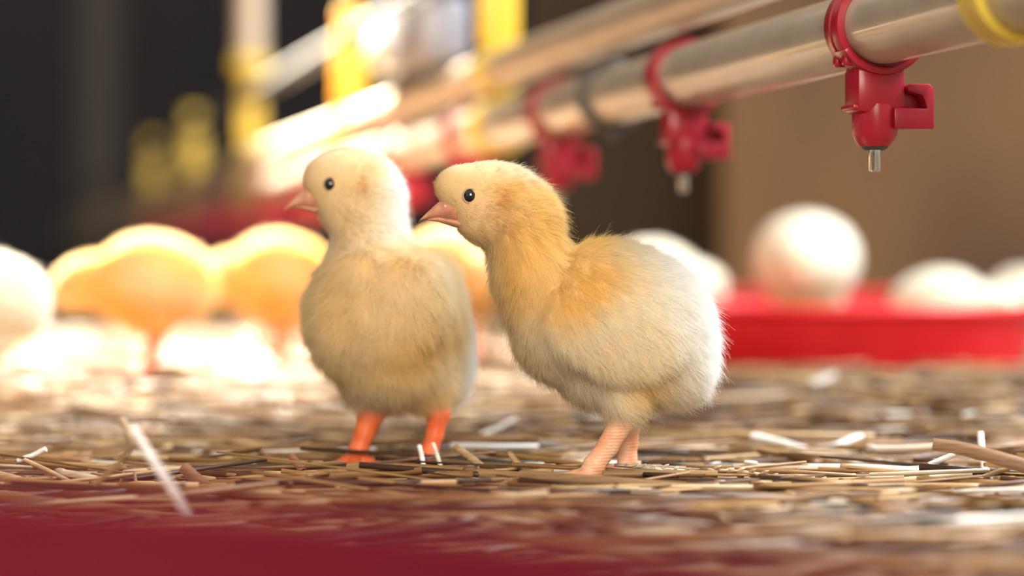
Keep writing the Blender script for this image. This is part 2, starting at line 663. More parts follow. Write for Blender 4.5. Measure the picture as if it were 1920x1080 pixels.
# ------------------------------------------------------------------ the right chick, in focus
K = 24
FR = Frame(1140, 897, 0.1875)
prR = [FR.e(1150, 590, 0, 160, 132, 140, -12), FR.e(1052, 605, 0, 88, 105, 112), FR.e(1008, 530, 0, 72, 90, 88),
       FR.e(984, 465, 0, 64, 95, 72), FR.e(968, 408, 0, 64, 72, 66, -35), FR.e(918, 373, 0, 84, 70, 66, -8),
       FR.e(858, 351, 0, 43, 38, 40), FR.e(906, 405, 0, 46, 35, 51), FR.e(904, 428, 0, 36, 26, 42), FR.e(1250, 622, 4, 76, 118, 108, 14),
       FR.e(1135, 690, 0, 90, 68, 95), FR.e(1165, 722, -58, 42, 50, 40), FR.e(1166, 752, -57, 30, 36, 30), FR.e(1180, 715, 62, 44, 50, 40),
       FR.e(1142, 622, -110, 122, 80, 33, -20), FR.e(1142, 622, 110, 122, 80, 33, -20), FR.e(1245, 690, 0, 70, 65, 80)]
kR = K * FR.s
vR, fR = sdf_mesh(prR, 0.0011, kR)
rootR = empty('chick', P(1140, 897, 1.0))
tag(rootR, 'sharp yellow chick with white rump, standing on the right and facing left', 'chick', 'baby chicks')
np_mesh('body', vR, fR, M_skin, rootR)


def groom_R(p, n, r):
    u = p[:, 0] / FR.s + FR.u0
    v = FR.v0 - p[:, 2] / FR.s
    tip = FR.p(795, 405)
    head = 1 - smooth01(430, 500, v + (u - 950) * 0.25)
    fl_h = p - tip
    fl_h /= np.linalg.norm(fl_h, axis=1)[:, None]
    fl_b = np.stack([0.15 + 0.75 * smooth01(960, 1150, u), np.zeros(len(p)), -1.0 + 0.35 * smooth01(1000, 1250, u)], 1)
    flow = fl_h * head[:, None] + fl_b * (1 - head)[:, None]
    facef = 1 - smooth01(880, 960, u + (v - 380) * 0.3)
    facef = facef * head
    L = 0.0050 - 0.0036 * facef - 0.0012 * head * (1 - facef)
    L = L + 0.0012 * smooth01(1180, 1300, u)
    L = L + 0.0016 * np.exp(-(((u - 1050) / 40) ** 2 + ((v - 395) / 50) ** 2))
    lift = 0.42 + 0.22 * head * (1 - facef) + 0.10 * smooth01(1200, 1300, u) - 0.10 * facef
    nzv = sines(p, 260, 31)
    crown = head * (1 - smooth01(318, 352, v + (u - 900) * -0.12))
    yel = smooth01(900, 965, u) * (1 - smooth01(1090, 1200, u + 0.25 * (v - 480))) * (1 - smooth01(520, 640, v))
    yel = yel * (1 - 0.6 * crown)
    wht = smooth01(1150, 1270, u + (520 - v) * 0.35)  # white rump: partly plumage, partly daylight put into the colour
    wing = np.exp(-(((u - 1120) / 80) ** 2 + ((v - 520) / 60) ** 2)) * 0.25
    thigh = np.exp(-(((u - 1195) / 30) ** 2 + ((v - 720) / 40) ** 2)) * 0.5
    y = np.clip(yel * 0.88 + wing + thigh + 0.18 * nzv[:, 0] * (1 - wht), 0, 1)
    y = y * (1 - wht * 0.95 * (1 - thigh))
    t = np.clip(0.95 * head * (1 - crown * 0.6) + 0.35 * (1 - smooth01(960, 1040, u)) + 0.2 * nzv[:, 1] * (1 - wht), 0, 1)
    col = CRM + (TAN - CRM) * t[:, None]
    col = col + (YEL - col) * y[:, None]
    col = col + (WHT - col) * np.clip(wht * 0.9 + 0.30 * crown, 0, 1)[:, None]
    ear = np.exp(-(((u - 938) / 14) ** 2 + ((v - 375) / 24) ** 2)) * 0.55
    col = col + (np.array([0.72, 0.33, 0.08]) - col) * ear[:, None]
    col = col * r.uniform(0.93, 1.05, len(p))[:, None]
    keep = ((u - 883) ** 2 + (v - 369) ** 2) > 16.5 ** 2
    keep &= ~((u < 858 - (v - 420) * (v < 420) * -0.55) & (v > 372) & (v < 440) & (v < 420 + (872 - u) * 0.3))
    
    return flow, L, lift, np.clip(col, 0, 0.98), keep


grow_down(vR, fR, 190000, groom_R, 0.000042, 6, M_down, rootR, 11)
near_leg = leg_prims(FR, [(1172, 748, -56), (1163, 786, -56), (1138, 832, -56), (1112, 868, -58), (1106, 883, -58)], [32, 24, 19.5, 20, 20],
                     (1106, 883, -58), [((1075, 889, -60), (1030, 893, -62), 11, 7), ((1078, 889, -92), (1044, 893, -128), 10, 7),
                                        ((1078, 889, -30), (1046, 893, 0), 10, 7), ((1128, 889, -54), (1146, 893, -50), 10, 6)], 20)
far_leg = leg_prims(FR, [(1185, 748, 62), (1183, 795, 62), (1181, 835, 62), (1179, 865, 62), (1179, 881, 62)], [30, 22, 18, 18, 18],
                    (1179, 882, 62), [((1150, 889, 60), (1108, 893, 58), 10, 6), ((1152, 889, 35), (1118, 893, 8), 10, 6),
                                      ((1154, 889, 92), (1125, 893, 118), 10, 6), ((1200, 889, 64), (1220, 893, 66), 9, 5)], 17)
face(rootR, FR, prR, kR, (883, 369), 14.0,
     [((880, 402, 0), (0.25, 1), 26, 46), ((852, 391, 0), (0.25, 1), 28, 38), ((830, 388, 0), (0.35, 1), 24, 26), ((811, 396, 0), (0.5, 1), 15, 14),
      ((796, 406, 0), (0.6, 1), 8, 7), ((787, 413, 0), (0.7, 1), 3.5, 3.5), ((784, 418, 0), (0.8, 1), 0.9, 0.9)],
     [((892, 428, 0), (0.2, -1), 10, 44), ((855, 418, 0), (0.15, -1), 10, 30), ((822, 411, 0), (0.1, -1), 6, 13), ((802, 412, 0), (0.1, -1), 2, 5)],
     (838, 389, 27.5), [near_leg, far_leg], M_leg_pink)

# ------------------------------------------------------------------ the left chick, a step behind
FL = Frame(740, 872, 0.2006)
prL = [FL.e(724, 590, -20, 124, 136, 138, 6), FL.e(696, 522, -30, 83, 86, 98), FL.e(690, 445, -10, 68, 80, 74), FL.e(690, 388, 0, 60, 70, 66, -30),
       FL.e(658, 353, 0, 80, 74, 68, -10), FL.e(612, 336, 0, 40, 38, 40), FL.e(649, 390, 0, 46, 35, 51), FL.e(650, 412, 0, 36, 26, 42), FL.e(738, 678, -10, 98, 74, 108),
       FL.e(794, 606, 60, 72, 114, 120, 12), FL.e(790, 535, 40, 56, 58, 86, -35), FL.e(646, 604, -40, 52, 86, 90), FL.e(770, 570, -118, 62, 92, 34, -22),
       FL.e(606, 588, 10, 20, 50, 66), FL.e(700, 722, -10, 42, 44, 40), FL.e(800, 715, -5, 44, 48, 40), FL.e(826, 668, 90, 44, 80, 80, 10)]
kL = K * FL.s
vL, fL = sdf_mesh(prL, 0.0011, kL)
rootL = empty('chick', P(740, 872, 1.07))
tag(rootL, 'slightly soft cream chick on the left with breast turned to us and orange legs apart', 'chick', 'baby chicks')
np_mesh('body', vL, fL, M_skin, rootL)


def groom_L(p, n, r):
    u = p[:, 0] / FL.s + FL.u0
    v = FL.v0 - p[:, 2] / FL.s
    d = p[:, 1] / FL.s
    tip = FL.p(540, 385)
    head = 1 - smooth01(420, 490, v + (u - 690) * 0.2)
    fl_h = p - tip
    fl_h /= np.linalg.norm(fl_h, axis=1)[:, None]
    fl_b = np.stack([0.30 * np.clip((u - 690) / 120, -0.8, 1), 0.25 * np.ones(len(p)), -np.ones(len(p))], 1)
    flow = fl_h * head[:, None] + fl_b * (1 - head)[:, None]
    facef = (1 - smooth01(625, 700, u + (v - 360) * 0.3)) * head
    L = 0.0058 - 0.0044 * facef - 0.0020 * head * (1 - facef)
    lift = 0.55 + 0.06 * head * (1 - facef) - 0.1 * facef
    nzv = sines(p, 230, 41)
    wht = np.clip(smooth01(690, 750, u) * (1 - smooth01(420, 470, v)) + smooth01(850, 890, u + d * 0.25) * smooth01(500, 600, v), 0, 1)  # nape and right edge whitened: cool side light put into the down colour
    y = np.clip(0.25 + 0.2 * nzv[:, 0] + 0.30 * np.exp(-(((u - 800) / 60) ** 2 + ((v - 640) / 110) ** 2)) - 0.35 * head, 0, 1) * (1 - wht)
    t = np.clip(0.55 + 0.2 * nzv[:, 1] - 0.35 * head, 0, 1) * (1 - wht)
    col = CRM + (TAN - CRM) * t[:, None]
    col = col + (YEL - col) * y[:, None]
    col = col + (WHT - col) * (wht * 0.85)[:, None]
    ear = np.exp(-(((u - 680) / 10) ** 2 + ((v - 355) / 16) ** 2)) * 0.5
    col = col + (np.array([0.72, 0.36, 0.10]) - col) * ear[:, None]
    col = col * r.uniform(0.93, 1.05, len(p))[:, None]
    keep = ((u - 624) ** 2 + (v - 348) ** 2) > 15.0 ** 2
    keep &= ~((u < 600 + (v - 398) * (v < 398) * 0.55) & (v > 350) & (v < 398 + (612 - u) * 0.3))
    return flow, L, lift, np.clip(col, 0, 0.98), keep


grow_down(vL, fL, 150000, groom_L, 0.000048, 5, M_down, rootL, 21)
legA = leg_prims(FL, [(702, 735, -10), (697, 772, -12), (685, 810, -14), (672, 845, -16), (668, 858, -16)], [34, 26, 19, 18, 19],
                 (668, 858, -16), [((650, 864, -30), (628, 868, -60), 11, 7), ((668, 865, -50), (660, 868, -85), 11, 7),
                                   ((692, 864, -30), (715, 868, -52), 10, 6), ((676, 865, 10), (682, 868, 26), 9, 6)], 18)
legB = leg_prims(FL, [(806, 728, 0), (822, 775, 0), (815, 815, -2), (805, 845, -4), (802, 858, -5)], [32, 22, 16, 16, 17],
                 (802, 858, -5), [((785, 864, -22), (766, 868, -48), 10, 7), ((802, 865, -40), (800, 868, -72), 10, 7),
                                  ((822, 864, -20), (842, 868, -40), 10, 6), ((808, 865, 18), (812, 868, 34), 9, 6)], 16)
face(rootL, FL, prL, kL, (624, 348), 13.2,
     [((624, 380, 0), (0.2, 1), 25, 46), ((596, 369, 0), (0.25, 1), 27, 37), ((576, 366, 0), (0.35, 1), 23, 25), ((555, 376, 0), (0.5, 1), 15, 14),
      ((541, 386, 0), (0.6, 1), 8.5, 7), ((533, 393, 0), (0.7, 1), 4, 4), ((530, 397, 0), (0.8, 1), 1, 1)],
     [((632, 402, 0), (0.2, -1), 9, 42), ((596, 394, 0), (0.1, -1), 8, 28), ((566, 389, 0), (0.1, -1), 4, 11), ((550, 390, 0), (0.1, -1), 1.5, 4)],
     (584, 367, 27), [legA, legB], M_leg_orange)

# ------------------------------------------------------------------ the chicks in the background


def far_chick_kit(pose, yellow, seed):
    sit = pose == 'sitting'
    pose = 'feeding' if sit else pose
    F = Frame(1150, 772 if sit else 897, 0.1875)
    pr = [F.e(1150, 600, 0, 165, 132, 150, -4), F.e(1060, 620, 0, 92, 100, 120), F.e(1255, 610, 0, 80, 108, 112, 12),
          F.e(1140, 700, 0, 95, 60, 98), F.e(1165, 722, -60, 42, 46, 40), F.e(1165, 722, 60, 42, 46, 40)]
    if pose == 'feeding':
        hx, hv, by = 930, 610, -38
        pr += [F.e(1000, 605, 0, 80, 78, 84), F.e(hx, hv, 0, 84, 68, 68, 20)]
    else:
        hx, hv, by = 925, 420, 0
        pr += [F.e(1010, 540, 0, 74, 90, 90), F.e(985, 470, 0, 66, 90, 76), F.e(hx, hv, 0, 88, 70, 68, -4)]
    k = K * F.s
    v, f = sdf_mesh(pr, 0.0018, k)
    root = empty('chick', (0, 0, -1))
    np_mesh('body', v, f, M_skin if yellow else M_skin_pale, root)

    def groom(p, n, r):
        u = p[:, 0] / F.s + F.u0
        flow = np.tile(np.array([0.6, 0, -0.7]), (len(p), 1))
        L = np.full(len(p), 0.0048)
        nzv = sines(p, 200, seed)
        base = (np.array([0.95, 0.66, 0.22])) if yellow else (WHT * 0.6 + CRM * 0.4)
        col = base + (CRM - base) * np.clip(0.25 + 0.3 * nzv[:, 0], 0, 1)[:, None]
        keep = u > hx - 78
        return flow, L, np.full(len(p), 0.5), np.clip(col, 0, 0.97), keep

    grow_down(v, f, 26000, groom, 0.00011, 4, M_down, root, seed)
    s = math.sin(math.radians(by))
    bx = [(hx - 62, hv + 18), (hx - 90, hv + 22), (hx - 122, hv + 32 + (22 if by else 0))]
    beak = [((bx[0][0], bx[0][1], 0), (0.3, 1), 24, 28), ((bx[1][0], bx[1][1], 0), (0.35, 1), 19, 19), (((bx[1][0] + bx[2][0]) / 2, (bx[1][1] + bx[2][1]) / 2, 0), (0.5, 1), 11, 10), ((bx[2][0], bx[2][1], 0), (0.7, 1), 1, 1)]
    lower = [((bx[0][0] + 6, bx[0][1] + 20, 0), (0.2, -1), 9, 26), ((bx[1][0] + 4, bx[1][1] + 17, 0), (0.2, -1), 6, 15), ((bx[2][0] + 12, bx[2][1] + 2, 0), (0.2, -1), 2, 4)]
    legs = []
    for sd in () if sit else (-1, 1):
        d = 58 * sd
        legs.append(leg_prims(F, [(1168, 745, d), (1165, 790, d), (1150, 835, d), (1140, 868, d), (1138, 882, d)], [32, 24, 19, 19, 19], (1138, 883, d),
                              [((1108, 889, d), (1068, 893, d), 10, 7), ((1112, 889, d - 30), (1080, 893, d - 60), 10, 7), ((1112, 889, d + 30), (1080, 893, d + 60), 10, 7), ((1160, 889, d), (1178, 893, d), 9, 6)], 18))
    face(root, F, pr, k, (hx - 28, hv - 4), 14, beak, lower, None, legs, M_leg_orange)
    return root


kits = {}


def far_chick(pose, yellow, u, r, rz, size, label, z=None):
    key = (pose, yellow)
    if key not in kits:
        kits[key] = far_chick_kit(pose, yellow, 50 + len(kits))
        o = kits[key]
    else:
        o = copy_tree(kits[key])
    q = P(u, 512, r)
    o.location = (q.x, q.y, float(ground(q.x, q.y)) if z is None else z)
    o.rotation_euler = (0, 0, math.radians(rz))
    o.scale = (size,) * 3
    return tag(o, label, 'chick', 'baby chicks')


# (model faces -x; a turn of 90 degrees makes it face the camera)
far_chick('feeding', True, 285, 1.60, 6, 0.96, 'golden blurred chick in the sun, head low, left of the soft cream chick')
far_chick('feeding', False, -32, 1.42, 18, 0.88, 'whitish blurred chick cut off by the left edge of the photo')
far_chick('feeding', True, 520, 1.80, 35, 1.0, 'yellow blurred chick half hidden behind the breast of the left chick')
far_chick('feeding', True, 850, 1.72, 120, 1.04, 'sunlit blurred chick seen in the gap between the two sharp chicks')
far_chick('feeding', False, 1222, 1.72, 215, 0.94, 'pale blurred chick peeking out behind the rump of the right chick')

# ------------------------------------------------------------------ feed pans


def pan(name, loc, R, H, label, m=None, feed=None):
    m = m or M_pan
    p = empty(name, loc)
    tag(p, label, 'feed pan', 'red chick feed pans')
    b = MB()
    b.lathe([(0.0001, 0.0), (R * 0.86, 0.0), (R * 0.90, 0.002), (R * 0.985, H - 0.002), (R * 0.97, H - 0.002), (R * 0.885, 0.0045), (R * 0.85, 0.003), (0.0001, 0.003)], 96)
    b.build('dish', m, p, sharp=50)
    b = MB()
    r = 0.0032
    b.lathe([(R * 0.985 + r * math.cos(t), H - 0.002 + r * math.sin(t)) for t in np.linspace(0, 2 * math.pi, 12, endpoint=False)], 96, close=True)
    b.build('rim', m, p)
    if m is M_pan:  # unseen feed layer, added to keep red bounce off the chicks
        b = MB()
        b.lathe([(R * 0.883, 0.0052), (R * 0.80, 0.0062), (R * 0.5, 0.0075), (R * 0.2, 0.0070), (0.0001, 0.0072)], 64)
        fd = b.build('added_feed', M_added_feed)
        fd.location = loc
        tag(fd, feed, 'feed', kind='stuff')
    return p


pan('feed_pan', (-0.138, 0.174, 0.0), 0.200, 0.0385, 'red pan rim, shade put into its colour, blurred along the bottom edge of the photo', M_pan_shaded)
qp = P(1548, 512, 1.82)
PZ = 0.0135
pan('feed_pan', (qp.x, qp.y, PZ), 0.139, 0.0380, 'bright red blurred pan on the litter behind the right chick, chicks in it', feed='added brown feed against red bounce in the nearer bright red pan')
qq = P(1470, 512, 2.80)
pan('feed_pan', (qq.x, qq.y, PZ), 0.139, 0.0380, 'second bright red pan, standing right behind the first one', feed='added brown feed against red bounce in the farther bright red pan')
far_chick('feeding', False, 1512, 1.82, 80, 1.10, 'round cream chick facing us in the middle of the bright red pan', PZ + 0.0062)
far_chick('sitting', False, 1765, 1.84, 160, 0.92, 'low pale chick sitting in the right part of the bright red pan', PZ + 0.0065)
far_chick('sitting', False, 1925, 2.08, 30, 1.02, 'pale chick sitting at the right edge behind the red pan')

# ------------------------------------------------------------------ drinker line
ADX = (-105 - 960) / FPX                                   # sideways drift per metre of depth
AX = Vector((ADX, 1, 0)).normalized()
LX = Vector((1, -ADX, 0)).normalized()                     # across the line, to the right
PR = 0.0138
ZP, ZR, ZB = CAMZ + 0.0866, CAMZ + 0.1195, CAMZ + 0.190


def on_line(r, z):
    q = P(-105 + 1745 / r, 512, r)
    return Vector((q.x, q.y, z))


def long_pipe(name, rad, z, m, label, cat, r0=0.40, r1=7.5):
    root = empty(name, on_line(r0, z))
    tag(root, label, cat)
    L = (on_line(r1, z) - on_line(r0, z)).length
    b = MB()
    M = AX.to_track_quat('Z', 'Y').to_matrix().to_4x4()
    w = rad * 0.12
    b.lathe([(rad, 0), (rad, L), (rad - w, L), (rad - w, 0)], 64, M, close=True)
    b.build('tube', m, root, sharp=40)
    return root


pipe = long_pipe('drinker_pipe', PR, ZP, M_pipe, 'shiny beige-grey water pipe that carries the red nipple drinkers', 'pipe')
long_pipe('support_rail', 0.0115, ZR, M_rail, 'blurred beige support tube running just above the drinker pipe', 'rail')
long_pipe('upper_bar', 0.0075, ZB, M_bar, 'thin grey bar at the top of the drinker line, held by yellow hangers', 'bar', 0.6)

# dark clamp ring on the pipe
c0 = on_line(1745 / (1148 + 105) , ZP)
rg = empty('clamp_ring', c0)
tag(rg, 'thin dark grey ring around the water pipe left of the second nipple drinker', 'ring')
torus((0, 0, 0), PR + 0.0022, 0.0024, AX, 64, 12).build('band', M_ring, rg)
b = MB()
b.box((0, 0, -PR - 0.0052), (0.005, 0.005, 0.005), 0.0008)
b.build('screw_lug', M_ring, rg, smooth=False)


def extrude_outline(pts, y0, y1, bev=0.0006):
    """outline in x-z pushed from y0 to y1, softened edges"""
    bm = bmesh.new()
    vs = [bm.verts.new((x, y0, z)) for x, z in pts]
    f = bm.faces.new(vs)
    g = bmesh.ops.extrude_face_region(bm, geom=[f])
    bmesh.ops.translate(bm, vec=(0, y1 - y0, 0), verts=[e for e in g['geom'] if isinstance(e, bmesh.types.BMVert)])
    bmesh.ops.recalc_face_normals(bm, faces=bm.faces)
    if bev:
        bmesh.ops.bevel(bm, geom=[e for e in bm.edges if e.calc_face_angle(0) > 0.6], offset=bev, segments=2, affect='EDGES', profile=0.5)
    bm.verts.index_update()
    b = MB()
    b.add([v.co[:] for v in bm.verts], [[v.index for v in q.verts] for q in bm.faces])
    bm.free()
    return b


mm = 0.001


def make_nipple():
    """local frame: y along the pipe, x across to the right, origin on the pipe's axis"""
    root = empty('nipple_drinker')
    # saddle: clip band round the pipe, two ridges, ears
    b = MB()
    My = Matrix.Rotation(math.radians(-90), 4, 'X')
    w = 6.5 * mm
    prof = [(PR + 0.1 * mm, -w), (PR + 2.6 * mm, -w), (PR + 2.9 * mm, -w + 0.5 * mm), (PR + 2.9 * mm, -1.2 * mm), (PR + 2.2 * mm, -0.8 * mm), (PR + 2.2 * mm, 0.8 * mm),
            (PR + 2.9 * mm, 1.2 * mm), (PR + 2.9 * mm, w - 0.5 * mm), (PR + 2.6 * mm, w), (PR + 0.1 * mm, w)]
    b.lathe(prof, 72, My, close=True)
    sd = b.build('saddle', M_red, root, sharp=35)
    b = MB()
    b.box((-PR * 0.83, -4.2 * mm, -PR * 0.88), (4.4 * mm, 3.4 * mm, 4.2 * mm), 0.9 * mm, None)
    b.box((-PR * 0.83, 4.2 * mm, -PR * 0.88), (4.4 * mm, 3.4 * mm, 4.2 * mm), 0.9 * mm, None)
    b.build('snap_lug', M_red, sd)
    # curved wing of the saddle under the pipe on the right
    b = MB()
    th = np.linspace(math.radians(-148), math.radians(-38), 20)
    o_ = [((PR + 3.6 * mm) * math.cos(t), (PR + 3.6 * mm) * math.sin(t)) for t in th]
    i_ = [((PR + 1.2 * mm) * math.cos(t), (PR + 1.2 * mm) * math.sin(t)) for t in th[::-1]]
    bw = extrude_outline(o_ + i_, -9 * mm, 2 * mm, 0.4 * mm)
    bw.build('saddle_wing', M_red, sd, sharp=40)
    # valve body
    b = MB()
    zt, z1 = -PR - 1.0 * mm, -PR - 15.8 * mm
    b.box((0, 0, (zt + z1) / 2), (18.6 * mm, 15 * mm, zt - z1 + 3 * mm), 3.0 * mm)
    b.box((-7.4 * mm, 0, z1 + 1.0 * mm), (6.0 * mm, 12.5 * mm, 1.8 * mm), 0.6 * mm)
    bd = b.build('valve_body', M_red, root, sharp=40)
    b = MB()
    z2 = z1 - 8.2 * mm
    b.lathe([(0.0001, z1 + 2 * mm), (7.9 * mm, z1 + 2 * mm), (8.0 * mm, z1), (7.9 * mm, z2), (6.8 * mm, z2 - 2.6 * mm), (5.2 * mm, z2 - 4.4 * mm), (0.0001, z2 - 4.4 * mm)], 48)
    b.build('cup', M_red, root, sharp=35)
    zc = z2 - 4.4 * mm
    b = MB()
    b.lathe([(0.0001, zc + 0.5 * mm), (4.9 * mm, zc + 0.5 * mm), (4.6 * mm, zc - 0.4 * mm), (3.4 * mm, zc - 1.2 * mm), (0.0001, zc - 1.2 * mm)], 36)
    b.build('seal', M_seal, root, sharp=35)
    # latch frame on the right with an opening
    zl = z1 - 6.6 * mm
    x0, x1, h0, h1 = 4 * mm, 18.8 * mm, zl, z1 + 9.2 * mm
    b = extrude_outline([(x0, h0), (x1, h0), (x1, h1 - 1.6 * mm), (x1 - 1.6 * mm, h1), (10 * mm, h1), (9 * mm, h1 - 0.8 * mm), (9 * mm, z1 + 6.6 * mm), (x1 - 4.4 * mm, z1 + 5.2 * mm),
                         (x1 - 2.6 * mm, z1 + 0.6 * mm), (x0, z1 + 0.6 * mm)], -8.7 * mm, -2.0 * mm, 0.5 * mm)
    lt = b.build('latch', M_red, root, sharp=40)
    b = extrude_outline([(9 * mm, z1 + 0.4 * mm), (x1 - 0.6 * mm, z1 + 0.4 * mm), (x1 - 0.6 * mm, z1 + 8.6 * mm), (9 * mm, z1 + 8.6 * mm)], -2.0 * mm, -0.8 * mm, 0.2 * mm)
    b.build('latch_web', M_red, lt, sharp=40)
    # trigger pin
    b = MB()
    b.lathe([(0.0001, zc + 1 * mm), (2.1 * mm, zc + 1 * mm), (2.1 * mm, zc - 8.2 * mm), (1.7 * mm, zc - 8.8 * mm), (0.0001, zc - 8.8 * mm)], 28)
    b.build('pin', M_steel, root, sharp=35)
    return root


ORD = ['nearest', 'second', 'third', 'fourth', 'fifth', 'sixth', 'seventh', 'eighth', 'ninth', 'tenth', 'eleventh', 'twelfth', 'thirteenth', 'fourteenth', 'fifteenth']
rzl = math.atan2(-AX.x, AX.y)
nip = make_nipple()
for i, nm in enumerate(ORD):
    o = nip if i == 0 else copy_tree(nip)
    o.location = on_line(1.0 + 0.258 * i, ZP)
    o.rotation_euler = (0, 0, rzl)
    if i == 0:
        lb = 'sharpest and nearest red nipple drinker, under the pipe at the upper right'
    else:
        lb = f'{nm} red nipple drinker along the pipe, counted from the sharp one at the right'
    tag(o, lb, 'nipple drinker', 'red nipple drinkers under the pipe')


def make_hanger():
    """yellow plate that grips the pipe, the rail and the upper bar"""
    root = empty('pipe_hanger')
    My = Matrix.Rotation(math.radians(-90), 4, 'X')
    w = 7 * mm
    for nm, R, z in (('pipe_clip', PR, ZP), ('rail_clip', 0.0115, ZR), ('bar_clip', 0.0075, ZB)):
        b = MB()
        M = Matrix.Translation((0, 0, z - ZP)) @ My
        b.lathe([(R + 0.1 * mm, -w), (R + 3.2 * mm, -w), (R + 3.2 * mm, w), (R + 0.1 * mm, w)], 48, M, close=True)
        b.build(nm, M_yellow, root, sharp=40)
    b = MB()
    za, zb = ZR - ZP + 0.0150, ZB - ZP - 0.0095
    b.box((0, 0, (za + zb) / 2), (24 * mm, 7 * mm, zb - za), 1.5 * mm)
    b.build('stem', M_yellow, root, sharp=40)
    b = MB()
    b.box((0, 0, ZB - ZP + 0.016), (20 * mm, 9 * mm, 13 * mm), 2.5 * mm)
    b.build('cap', M_yellow, root, sharp=40)
    return root


hg = make_hanger()
HG = [(0.868, 'yellow hanger clip at the right edge of the photo'), (1.68, 'yellow hanger clip on the tubes above the right chick'),
      (2.29, 'tall sunlit yellow hanger above the left chick'), (3.03, 'yellow hanger under the upright grey drop tube'),
      (3.72, 'dim yellow hanger, first one left of the drop tube'), (4.45, 'dim yellow hanger, farthest along the drinker line')]
for i, (r, lb) in enumerate(HG):
    o = hg if i == 0 else copy_tree(hg)
    o.location = on_line(r, ZP)
    o.rotation_euler = (0, 0, rzl)
    tag(o, lb, 'hanger', 'yellow hangers on the drinker line')

# upright drop tube standing on the line
q = on_line(3.03, ZB + 0.023)
dt = empty('drop_tube', q)
tag(dt, 'blurred upright beige-grey tube rising from the drinker line at the upper left', 'tube')
b = MB()
b.lathe([(0.0145, 0), (0.0145, 0.9), (0.0125, 0.9), (0.0125, 0)], 40, close=True)
b.build('tube', M_rail, dt, sharp=40)
b = MB()
b.lathe([(0.0148, 0), (0.019, 0), (0.019, 0.016), (0.0148, 0.016)], 40, close=True)
b.build('collar', M_yellow, dt, sharp=40)

# pale fitting on the upper bar between two hangers
q = on_line(1.93, ZB)
ft = empty('bar_fitting', q, rzl)
tag(ft, 'blurred pale grey fitting with a reflection painted as a white cap at the top of the drinker line', 'fitting')
b = MB()
b.box((0, 0, -0.0290), (0.036, 0.12, 0.042), 0.006)
b.build('housing', M_fit, ft, sharp=40)
b = MB()
M = Matrix.Translation((-0.004, 0.095, -0.028)) @ Matrix.Rotation(math.radians(-90), 4, 'X')
b.lathe([(0.0001, -0.035), (0.016, -0.035), (0.018, -0.02), (0.018, 0.02), (0.012, 0.035), (0.0001, 0.035)], 32, M)
b.build('cap', M_fit_glint, ft, sharp=40)  # reflection on the tube end, painted as a white cap

# a far post in the dark
q = P(190, 512, 7.4)
ps = empty('support_post', (q.x, q.y, float(ground(q.x, q.y))))
tag(ps, 'dim grey post far back in the dark at the left', 'post')
b = MB()
b.box((0, 0, 0.55), (0.11, 0.11, 1.1), 0.004)
b.build('shaft', M_post, ps, smooth=False)
b = MB()
b.box((0, 0, 0.015), (0.15, 0.15, 0.03), 0.004)
b.build('foot_plate', M_post, ps, smooth=False)

# ------------------------------------------------------------------ straw
TONES = [((0.29, 0.155, 0.06), 5), ((0.42, 0.245, 0.10), 4), ((0.14, 0.066, 0.026), 4.5), ((0.56, 0.39, 0.20), 2.2), ((0.50, 0.39, 0.26), 0.8), ((0.80, 0.76, 0.70), 0.35), ((0.06, 0.032, 0.017), 3)]
TW = np.array([w for _, w in TONES])
TW = TW / TW.sum()


def litter(count, seed, rmin, rmax, lmin, lmax, y0, y1, spread, zmax):
    r = np.random.default_rng(seed)
    b = MB()
    for _ in range(count):
        y = y0 * (y1 / y0) ** r.random()
        x = r.uniform(-1, 1) * (0.245 * y + 0.09)
        if (x + 0.15) ** 2 + (y - 0.172) ** 2 < 0.21 ** 2:
            continue
        if min((x - qp.x) ** 2 + (y - qp.y) ** 2, (x - qq.x) ** 2 + (y - qq.y) ** 2) < 0.148 ** 2:
            continue
        L = r.uniform(lmin, lmax) * (0.4 + 0.6 * r.random())
        a = r.normal(0, spread) + (math.pi if r.random() < 0.5 else 0)
        rad = r.uniform(rmin, rmax)
        tilt = r.normal(0, 0.05)
        z = float(ground(x, y)) - rad * 0.4 + abs(r.normal(0, zmax)) * (1 if y > 1.0 else 0.55)
        d = np.array([math.cos(a), math.sin(a), tilt])
        c = np.array([x, y, z])
        bow = r.normal(0, 0.03) * L
        side = np.array([-d[1], d[0], 0])
        pts = [c - d * L / 2, c + side * bow + np.array([0, 0, r.normal(0, 0.004) * L * 8]) * 0.2, c + d * L / 2]
        for q_ in pts:
            q_[2] = max(q_[2], float(ground(q_[0], q_[1])) - 0.0012)
        if any((q_[0] + 0.15) ** 2 + (q_[1] - 0.172) ** 2 < 0.206 ** 2 for q_ in pts):
            continue
        tone = np.array(TONES[r.choice(len(TONES), p=TW)][0]) * r.uniform(0.8, 1.2)
        b.tube(pts, [rad * 0.95, rad, rad * r.uniform(0.6, 1)], 6, r.uniform(0.45, 1.0), np.clip(tone, 0, 1))
    return b


b = litter(7000, 5, 0.0005, 0.0018, 0.03, 0.17, 0.37, 4.2, 0.26, 0.0022)
b2 = litter(3500, 6, 0.0004, 0.0014, 0.004, 0.02, 0.40, 2.6, 1.2, 0.0030)
b.v += b2.v
b.c += b2.c
b.f += [tuple(i + b.n for i in q) for q in b2.f]
o = b.build('straw_litter', M_straw)
tag(o, 'loose chopped straw bedding covering the whole floor', 'straw', kind='stuff')


